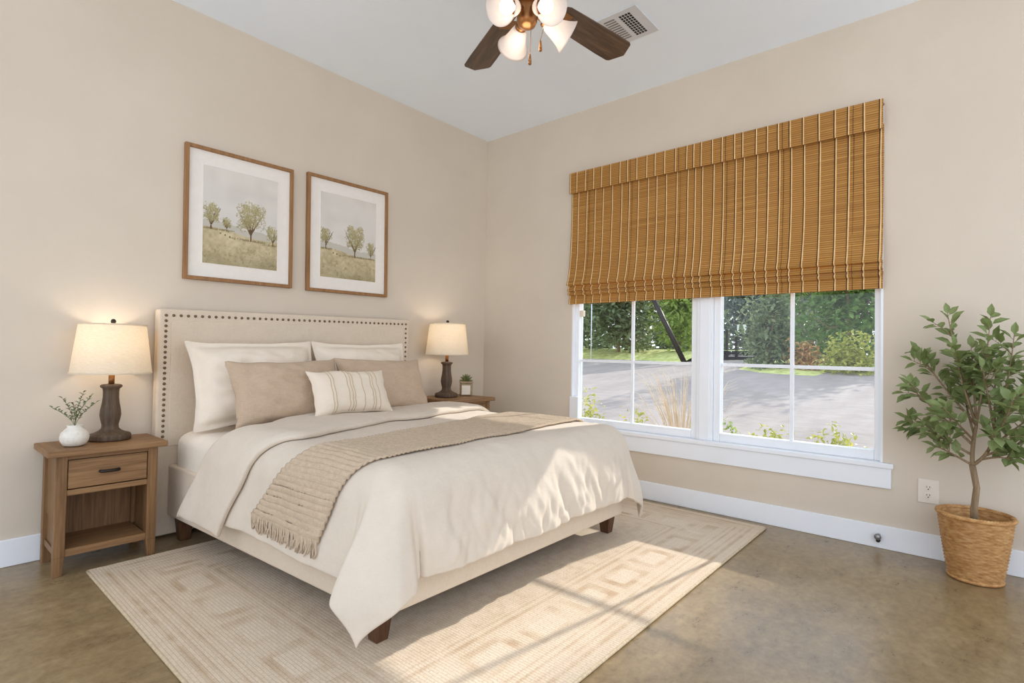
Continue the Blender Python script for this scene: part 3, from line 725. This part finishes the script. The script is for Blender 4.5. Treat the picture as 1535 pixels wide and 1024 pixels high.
def pillow(name, label, mat, c, w, h, T, lean, yaw=0, roll=0, flange=0, seed=0, group=None, pinch=.07, crease=1.0):
    m = pillow_mesh(w, h, T, flange, seed, pinch, crease)
    R = Matrix.Translation(c) @ Matrix.Rotation(math.radians(yaw), 4, 'Z') @ Matrix.Rotation(math.radians(-lean), 4, 'X') @ Matrix.Rotation(math.radians(roll), 4, 'Y')
    mb = MB(); mb.v = [tuple(R @ Vector(p)) for p in m.v]; mb.f = m.f
    o = obj(name, mb, mat, smooth=True, subsurf=1)
    me = o.data; bm = bmesh.new(); bm.from_mesh(me); bmesh.ops.remove_doubles(bm, verts=bm.verts, dist=.0006); bmesh.ops.recalc_face_normals(bm, faces=bm.faces); bm.to_mesh(me); bm.free()
    tag(o, label, 'pillow', group)
    return o, R
def stripes(o, R, w, h, T, xs, mat, name, seed, pinch):
    l = o.location
    m = MB(); m0 = None
    for xq, rad in xs:
        pts = []
        for k in range(30):
            v = -0.97+1.94*k/29; u = xq
            a = max(0, 1-abs(u)**2.6); b = max(0, 1-abs(v)**2.6); th = T/2*(a*b)**.5
            x = w/2*u*(1-pinch*(1-v*v)*abs(u)**2); z = h/2*v*(1-pinch*1.25*(1-u*u)*abs(v)**2)
            n = nz(u*1.6+seed, v*1.6, -.3)*.012+nz(u*4+seed, v*4, 3)*.005*.5; ed = min(1, a*b*3); cr = .006*.5*(1-2*abs(nz(u*3.3+v*2+seed*2, v*3.3-u, 8)))*ed
            pts.append(R @ Vector((x+.006*nz(v*3, seed, 1), -(th+cr)+n*.6-.001, z+.010*nz(u*2.2, seed, 6)))-l)
        m.tube(pts, rad, 6)
    return obj(name, m, mat, o, smooth=True)
def flange_seam(o, R, w, h, fl, T, seed, pinch):
    m = MB(); l = o.location; pts = []
    iu, iv = 1-fl/w*2, 1-fl/h*2
    path = [(-iu+2*iu*k/20, iv) for k in range(20)]+[(iu, iv-2*iv*k/20) for k in range(20)]+[(iu-2*iu*k/20, -iv) for k in range(20)]+[(-iu, -iv+2*iv*k/20) for k in range(21)]
    for u, v in path:
        x = w/2*u*(1-pinch*(1-v*v)*abs(u)**2); z = h/2*v*(1-pinch*1.25*(1-u*u)*abs(v)**2)
        n = nz(u*1.6+seed, v*1.6, -.3)*.012+nz(u*4+seed, v*4, 3)*.005
        pts.append(R @ Vector((x+.006*nz(v*3, seed, 1), -.0025+n*.6, z+.010*nz(u*2.2, seed, 6)))-l)
    m.tube(pts, .0016, 5); return obj('flange_seam', m, M['ptan'], o, smooth=True)
WP = 'white sleeping pillows against the headboard'
o, R = pillow('pillow', 'large white flanged pillow leaning on the headboard at the left', M['pwhite'], (-2.205, -.275, .850), .745, .51, .22, 17, 0, -1, .035, 1.3, WP, .075, 2.3); flange_seam(o, R, .745, .51, .035, .2, 1.3, .075)
o, R = pillow('pillow', 'large white flanged pillow leaning on the headboard at the right', M['pwhite'], (-1.475, -.275, .862), .745, .50, .22, 17, 0, 0, .035, 4.7, WP, .075, 2.3); flange_seam(o, R, .745, .50, .035, .2, 4.7, .075)
TP = 'tan accent pillows'
pillow('pillow', 'tan linen pillow in front of the left white pillow', M['ptan'], (-2.13, -.505, .808), .665, .385, .18, 24, 0, -1, 0, 8.2, TP, .085, 1.5)
pillow('pillow', 'tan linen pillow in front of the right white pillow', M['ptan'], (-1.465, -.485, .815), .68, .385, .18, 24, 0, 1, 0, 2.9, TP, .085, 1.5)
PL = (.515, .275, .13, 5.5, .07)
o, R = pillow('lumbar_pillow', 'small striped cream lumbar pillow in front of the tan pillows', M['cream'], (-1.845, -.685, .802), PL[0], PL[1], PL[2], 26, 0, 0, 0, PL[3], None, PL[4], .5)
M['stripe'] = fabric('tan_stripe', (196, 176, 146), 6)
stripes(o, R, PL[0], PL[1], PL[2], [(q, .0022) for q in (-.62, -.55, -.22, -.14, -.08, .16, .40, .47, .60)], M['stripe'], 'stripe_cords', PL[3], PL[4])

# ------------------------------------------------------------------ rug
def rug():
    x0, x1, y0, y1 = -3.005, -.112, -2.505, -.365
    nx, ny = 290, 214; rs = np.random.RandomState(7)
    X, Y = np.meshgrid(np.linspace(0, x1-x0, nx), np.linspace(0, y1-y0, ny)); W, H = x1-x0, y1-y0
    def sm(k):
        a = rs.rand(int(H/k)+3, int(W/k)+3); yi = np.linspace(0, a.shape[0]-1.01, ny); xi = np.linspace(0, a.shape[1]-1.01, nx); y_ = yi.astype(int); x_ = xi.astype(int)
        fy = (yi-y_)[:, None]; fx = (xi-x_)[None]; return (a[y_][:, x_]*(1-fy)+a[y_+1][:, x_]*fy)*(1-fx)+(a[y_][:, x_+1]*(1-fy)+a[y_+1][:, x_+1]*fy)*fx
    d = np.minimum(np.minimum(X, W-X), np.minimum(Y, H-Y)); n1, n2, n3 = sm(.25), sm(.06), sm(.025)
    base = np.array([230, 211, 187]); dk = np.array([194, 164, 132]); lt = np.array([240, 225, 205])
    f = np.zeros((ny, nx))
    for a, b, k in ((.05, .062, .55), (.085, .10, .5), (.125, .135, .6), (.155, .165, .35), (.40, .412, .5), (.44, .45, .4)): f += ((d > a) & (d < b))*k*(.4+.9*n2)
    band = (d > .18) & (d < .39); s = np.where((X < .39) | (X > W-.39), Y, X); ph = (s % .30)/.30; t = (d-.18)/.21
    ring = band & ((np.abs(ph-.5) < .42) & (np.abs(t-.5) < .40)) & ~((np.abs(ph-.5) < .27) & (np.abs(t-.5) < .24)); inner = band & (np.abs(ph-.5) < .25) & (np.abs(t-.5) < .22)
    f += ring*.75*np.clip((n2-.2)*1.6, 0, 1)*np.clip(n1*1.6-.1, .25, 1); f -= inner*.35
    field = d > .46; f += field*(.30*np.clip((n3-.45)*3, 0, 1)*n1+.10*(np.sin(Y*2*PI/.11) > .4)*n2)
    f += (n2-.5)*.18+(n3-.5)*.16
    f = np.clip(f*.85, -.6, 1)[..., None]; rgb = np.where(f > 0, base+(dk-base)*f, base+(lt-base)*(-f))
    t = thing('area_rug', 'beige woven area rug with bordered pattern under the bed', 'rug', ((x0+x1)/2, (y0+y1)/2, 0))
    jit = lambda u, v: .004*nz(u*14, v*14, 1)
    col_grid('pile', M['rug'], t, lambda u, v: (x0+(x1-x0)*u, y0+(y1-y0)*v+jit(u, v)*(1 if v in (0, 1) else 0), .013+.0008*nz(u*60, v*50, 2)), rgb)
    e = MB(); pts = [(x0, y0), (x1, y0), (x1, y1), (x0, y1)]
    for k in range(4):
        a, b = Vector((*pts[k], .0072)), Vector((*pts[(k+1) % 4], .0072)); e.tube([a+(b-a)*q/40 for q in range(41)], .0068, 8)
    obj('bound_edge', e, plain('rug_edge', (196, 176, 146), .95, var=14, nscale=90), t, world=True, smooth=True)
rug()

# ------------------------------------------------------------------ potted tree
PX, PY = -.19, -3.475
def basket():
    t = thing('wicker_planter', 'round tapered wicker basket on the floor by the window wall', 'planter basket', (PX, PY, 0))
    H = .305; rows = 38; seg = 160; vs = []; fs = []
    def rad(q): return .098+.045*q**.8
    for i in range(rows*2+1):
        q = i/(rows*2); row = i//2
        for k in range(seg):
            a = 2*PI*k/seg; w = math.cos(20*a+PI*row)*.0020; bul = .0034 if i % 2 else -.0036
            r = rad(q)+w+bul; vs.append((r*math.cos(a), r*math.sin(a), .006+q*(H-.006)))
    for i in range(rows*2):
        for k in range(seg): fs.append((i*seg+k, i*seg+(k+1) % seg, (i+1)*seg+(k+1) % seg, (i+1)*seg+k))
    m = MB().add(vs, fs); m.lathe([(.135, H), (.128, H-.06), (.120, H-.1)], 48, cap=False); m.lathe([(.094, .006), (.094, .0065)], 48)
    obj('woven_body', m, M['wicker'], t, smooth=True)
    for nm, R_, z, rr in (('rolled_rim', .143, H+.003, .011), ('base_ring', .101, .010, .0085)):
        rm = MB()
        for s in range(3):
            pts = []
            for k in range(145):
                a = 2*PI*k/144; tw = 24*a+s*2*PI/3; pts.append(((R_+rr*.45*math.cos(tw))*math.cos(a), (R_+rr*.45*math.cos(tw))*math.sin(a), z+rr*.45*math.sin(tw)))
            rm.tube(pts, rr*.62, 7, False)
        obj(nm, rm, M['wicker'], t, smooth=True)
    so = MB(); so.grid(25, 25, lambda u, v: (lambda a, r: (r*math.cos(a), r*math.sin(a), .235+.008*nz(r*60*math.cos(a), r*60*math.sin(a))))(2*PI*u, .124*v+.001))
    obj('soil', so, M['soil'], t, smooth=True)
basket()
def ficus():
    t = thing('ficus_tree', 'small leafy green tree growing in the wicker basket', 'potted tree', (PX, PY, .232))
    rn = random.Random(21); B = Vector((PX, PY, .232))
    wood_ = MB(); leaves = MB()
    fork = Vector((PX+.005, PY+.01, .545))
    def curve(a, b, bend, n=9):
        c = (a+b)/2+bend; return [a*(1-q)**2+c*2*q*(1-q)+b*q*q for q in [i/(n-1) for i in range(n)]]
    tr = [Vector((PX, PY, .225)), Vector((PX+.006, PY+.004, .33)), Vector((PX-.004, PY-.006, .44)), fork]
    wood_.tube([p for p in tr], [.0165, .0145, .0135, .013], 10)
    def leafy(pts, n, q0):
        L = len(pts)-1
        for i in range(n):
            q = q0+(1-q0)*(i+rn.random()*.5)/n; q = min(q, .999); k = int(q*L); p = pts[k].lerp(pts[k+1], q*L-k); d = (pts[k+1]-pts[k]).normalized()
            side = d.cross(Vector((rn.uniform(-1, 1), rn.uniform(-1, 1), rn.uniform(-.5, 1)))).normalized()
            dd = (d*.55+side*(1 if i % 2 else -1)+Vector((0, 0, rn.uniform(-.15, .35)))).normalized()
            s = rn.uniform(.8, 1.15); wood_.tube([p, p+dd*.012*s], .001, 4)
            leaf_add(leaves, p+dd*.010*s, dd, .068*s, .041*s, Vector((rn.uniform(-1.0, .1), rn.uniform(-.5, .5), 1)).normalized(), .16)
        leaf_add(leaves, pts[-1], (pts[-1]-pts[-2]).normalized(), .062, .033, Vector((-.5, 0, 1)), .16)
    # main limbs: (base q on trunk or fork) -> end (x, y, z)
    up1 = Vector((PX+.0, PY-.005, .74)); up2 = Vector((PX-.02, PY-.07, .72))
    m1 = curve(fork, up1, Vector((0, .01, 0))); m2 = curve(fork, up2, Vector((.01, -.03, -.03)))
    wood_.tube(m1, [.010-.003*i/8 for i in range(9)], 8); wood_.tube(m2, [.009-.003*i/8 for i in range(9)], 8)
    lim = [(up1, (-.16, -3.370, 1.285), .02), (up1, (-.24, -3.530, 1.265), -.01), (up1, (-.12, -3.245, 1.10), .03), (up1, (-.30, -3.40, 1.12), .02), (m1[4], (-.22, -3.215, .92), .02), (m1[2], (-.17, -3.205, .745), .03), (fork, (-.20, -3.325, .62), .02),
           (m1[5], (-.36, -3.36, .83), .02), (m1[6], (-.08, -3.42, 1.02), .02), (up1, (-.19, -3.46, 1.12), 0),
           (up2, (-.18, -3.615, 1.18), -.02), (up2, (-.24, -3.69, 1.03), -.03), (m2[5], (-.14, -3.72, .86), -.03), (m2[3], (-.22, -3.68, .70), -.03), (m2[6], (-.37, -3.60, .88), -.02), (m2[4], (-.34, -3.54, .72), -.02), (up2, (-.10, -3.55, 1.0), 0), (m2[2], (-.24, -3.60, .60), -.02), (up2, (-.30, -3.50, 1.02), 0)]
    for a, b, bend in lim:
        b = Vector(b); a = Vector(a); pts = curve(a, b, Vector((rn.uniform(-.01, .01), bend, .02)), 10)
        wood_.tube(pts, [.0062-.0048*i/9 for i in range(10)], 6); leafy(pts, int(9+(b-a).length*30), .22)
        for k in range(2):
            i = rn.choice((4, 5, 6, 7)); p = pts[i]; d = (b-a).normalized()
            e = p+(d*.6+Vector((rn.uniform(-.6, .5), rn.uniform(-1, 1), rn.uniform(-.3, .7)))).normalized()*rn.uniform(.07, .13); e.x = min(e.x, -.07)
            sp = curve(p, e, Vector((0, 0, .012)), 5); wood_.tube(sp, [.0026, .0022, .0018, .0014, .001], 5); leafy(sp, 5, .25)
    leaves.v = [(min(x, -.012), y, z) for x, y, z in leaves.v]
    obj('trunk', wood_, M['bark'], t, smooth=True, world=True); obj('foliage', leaves, M['leaf'], t, world=True, recalc=False)
ficus()

# ------------------------------------------------------------------ outside
def gz(x): return -.12+(.97*max(0, x-.6)/11.4 if x < 12 else .97+.012*(x-12))
tm = MB(); tm.grid(40, 14, lambda u, v: (.16+44*u**1.6, -22+60*v, gz(.16+44*u**1.6)+.02*nz(u*20, v*20)))
def m_asph():
    t = NT('driveway_gravel'); n = t.noise(t.map((.25, 1.2, 1)), 1.5, 6, .7); n2 = t.noise(t.map((6, 1.5, 1)), 2, 4, .7)
    c = t.mix(.4, t.ramp(n, (.3, (138, 128, 122)), (.7, (170, 160, 152))), t.ramp(n2, (.3, (136, 126, 120)), (.7, (176, 166, 158)))); t.set(c, .95, 0, .1); return t.m
struct('driveway', tm, m_asph(), smooth=True)
M['grassg'] = plain('sunlit_grass', (188, 192, 114), .9, var=26, nscale=6)
vg = MB(); vg.grid(16, 30, lambda u, v: (10.6+1.0*nz(v*4, 1)+12*u, 3.0+20*v-1.2*u, gz(10.6+12*u)-.04+.36*sstep(u*4)+.03*nz(u*20, v*40))); vg.grid(12, 20, lambda u, v: (9.4+1.0*nz(v*4, 7)+10*u, -12+13.0*v, gz(9.4+10*u)-.04+.10*sstep(u*5)+.03*nz(u*20, v*40, 5)))
struct('grass_verge', vg, M['grassg'], smooth=True)
greens = dict(dark=leafmat('dark_foliage', (100, 114, 84), (148, 162, 118), .45), mid=leafmat('mid_foliage', (84, 116, 60), (136, 166, 92), .45), lite=leafmat('light_foliage', (120, 150, 66), (176, 194, 104), .45), grey=leafmat('grey_foliage', (92, 108, 100), (138, 152, 138), .3), yel=leafmat('yellow_foliage', (150, 160, 70), (206, 202, 110), .4), red=leafmat('red_flowers', (184, 140, 92), (206, 170, 118), .3))
def plant(name, label, cat, x, y, rx, ry, h, n, size, mat, seed, group=None, trunk=.25, squash=1.0, zb=None):
    rn = random.Random(seed); z0 = gz(x)-.02 if zb is None else zb
    t = thing(name, label, cat, (x, y, z0), group); m = MB(); lobes = []
    for k in range(22): a = rn.uniform(0, 2*PI); q = rn.random()**.5; lobes.append((rx*.62*q*math.cos(a), ry*.62*q*math.sin(a), h*rn.uniform(.10, .80), rn.uniform(.30, .52)))
    for i in range(n):
        lx, ly, lz, lr = rn.choice(lobes); v = Vector((rn.gauss(0, 1), rn.gauss(0, 1), rn.gauss(0, 1))).normalized()*rn.uniform(.75, 1.05)
        p = Vector((lx+v.x*rx*lr, ly+v.y*ry*lr, max(.02, lz+v.z*h*.5*lr*squash)))
        leaf_add(m, p, Vector((rn.gauss(0, 1), rn.gauss(0, 1), rn.gauss(-.2, .8))), size*rn.uniform(.7, 1.4), size*.55, Vector((rn.gauss(0, .5), rn.gauss(0, .5), 1)), .15)
    w = MB(); w.tube([(0, 0, 0), (.03, .02, h*.3), (-.02, .04, h*.6)], [.05*h/3, .04*h/3, .015*h/3], 7)
    for k in range(4): lx, ly, lz, lr = lobes[k]; w.tube([(.03, .02, h*.25), (lx*.6, ly*.6, lz*.8), (lx, ly, lz)], [.025*h/3, .015*h/3, .006*h/3], 6)
    obj('trunk', w, M['bark'], t, smooth=True); obj('foliage', m, mat, t, recalc=False)
TG = 'trees across the driveway'
plant('tree', 'dark green tree across the driveway, leftmost in the window', 'tree', 13.6, 8.3, 2.3, 1.9, 4.0, 3600, .25, greens['dark'], 1, TG)
plant('tree', 'dark green tree across the driveway, behind the left pane beside the leaning pole', 'tree', 13.2, 6.0, 1.7, 1.5, 3.8, 3400, .22, greens['dark'], 2, TG)
plant('tree', 'yellow green tree right of the leaning pole', 'tree', 13.6, 3.95, 1.1, .95, 3.6, 2200, .22, greens['lite'], 3, TG)
plant('tree', 'grey green distant tree behind the gate posts', 'tree', 27, 5.2, 3.4, 3.6, 6.2, 3400, .38, greens['grey'], 4, TG)
plant('shrub', 'dark rounded shrub beside the driveway in the right window', 'shrub', 10.8, .42, .8, .72, 2.2, 2000, .15, greens['dark'], 5, trunk=.1)
plant('tree', 'bright green broadleaf tree behind the right window', 'tree', 12.9, -1.0, 1.8, 1.7, 4.2, 3400, .22, greens['mid'], 6, TG)
plant('tree', 'pale green tree at the far right of the right window', 'tree', 17.5, -3.2, 2.2, 2.6, 4.8, 3000, .28, greens['grey'], 7, TG)
plant('shrub', 'yellow flowering shrub low at the right of the right window', 'shrub', 10.3, -1.55, .6, .75, 1.0, 1000, .12, greens['yel'], 8, trunk=.1)
plant('shrub', 'reddish flowering shrub under the bright green tree', 'shrub', 10.6, -.45, .35, .5, .8, 500, .11, greens['red'], 9, trunk=.1)
plant('tree', 'added tall narrow evergreen, out of view right of the window, shading the floor', 'tree', 12.5, -5.25, .72, .72, 9.6, 5200, .2, greens['mid'], 15, TG)  # added sun blocker, out of view: its crown keeps sun off floor beside rug
hd = MB(); hr = random.Random(77)
for i in range(15000):
    if i % 4: y = hr.choice((hr.uniform(-14, 2.9), hr.uniform(4.9, 22))); x = 20+hr.uniform(-1, 1)
    else: y = hr.uniform(2, 14); x = 33+hr.uniform(-1, 1)
    z = gz(x)-.1+4.8*hr.random()**1.15
    leaf_add(hd, Vector((x, y, z)), Vector((hr.gauss(0, 1), hr.gauss(0, 1), hr.gauss(0, .8))), .42*hr.uniform(.7, 1.3), .26, Vector((hr.gauss(0, .6)-.6, hr.gauss(0, .5), .8)), .12)
tag(obj('woodland_edge', hd, greens['dark'], recalc=False), 'dense dark green woodland edge filling the far distance outside', 'woodland', kind='stuff')
def gpole(name, label, cat, p, q, r, mat): return tag(obj(name, MB().tube([p, Vector(p).lerp(Vector(q), .5), q], r, 10), mat, smooth=True), label, cat)
gpole('utility_pole', 'dark wooden pole leaning in front of the trees', 'pole', (11.2, 2.72, gz(11.2)-.05), (11.2, 3.85, 2.9), .075, M['iron'])
gpole('flag_pole', 'thin white vertical pole in front of the left trees', 'pole', (11.0, 5.75, gz(11)), (11.0, 5.75, 2.6), .013, M['trim'])
g = thing('gate', 'dark metal gate with posts at the end of the driveway', 'gate', (17, 3.45, gz(17)))
for yy in (-.25, .1, .4): obj('gate_post', MB().box(-.05, .05, yy-.045, yy+.045, -.05, 1.1), M['iron'], g)
obj('rail', MB().box(-.03, .03, -1.6, 1.4, .18, .25), M['iron'], g); obj('sign_plate', MB().box(-.06, -.05, -.62, -.28, .95, 1.28), M['trim'], g)
def dry():
    rn = random.Random(13); t = thing('dry_grass_clump', 'clump of dry tan ornamental grass outside the left pane', 'ornamental grass', (1.35, -1.35, gz(1.35)))
    m = MB()
    for k in range(120):
        a = rn.uniform(0, 2*PI); b = rn.uniform(.05, .34); h = rn.uniform(.5, 1.0); x, y = math.cos(a)*b, math.sin(a)*b*1.4
        m.tube([(x*.2, y*.2, 0), (x*.5, y*.5, h*.55), (x, y, h*.95), (x*1.2, y*1.25, h)], [.003, .0028, .002, .0012], 4)
    obj('blades', m, plain('dry_grass', (214, 196, 172), .9, var=18, nscale=8), t)
dry()
for k, (y, x, h) in enumerate(((-.50, 1.05, .78), (-.98, 1.0, .74), (-1.78, .95, .70), (-2.30, .85, .66), (-2.75, .8, .72), (-3.20, .75, .76))):
    plant('ground_cover', ('low yellow green ground plant outside, below the left window' if k < 2 else 'low yellow green ground plant outside, below the right window'), 'plant', x, y, .22, .24, h, 700, .045, greens['yel'] if k != 2 else greens['lite'], 40+k, 'ground plants under the windows', trunk=.1)
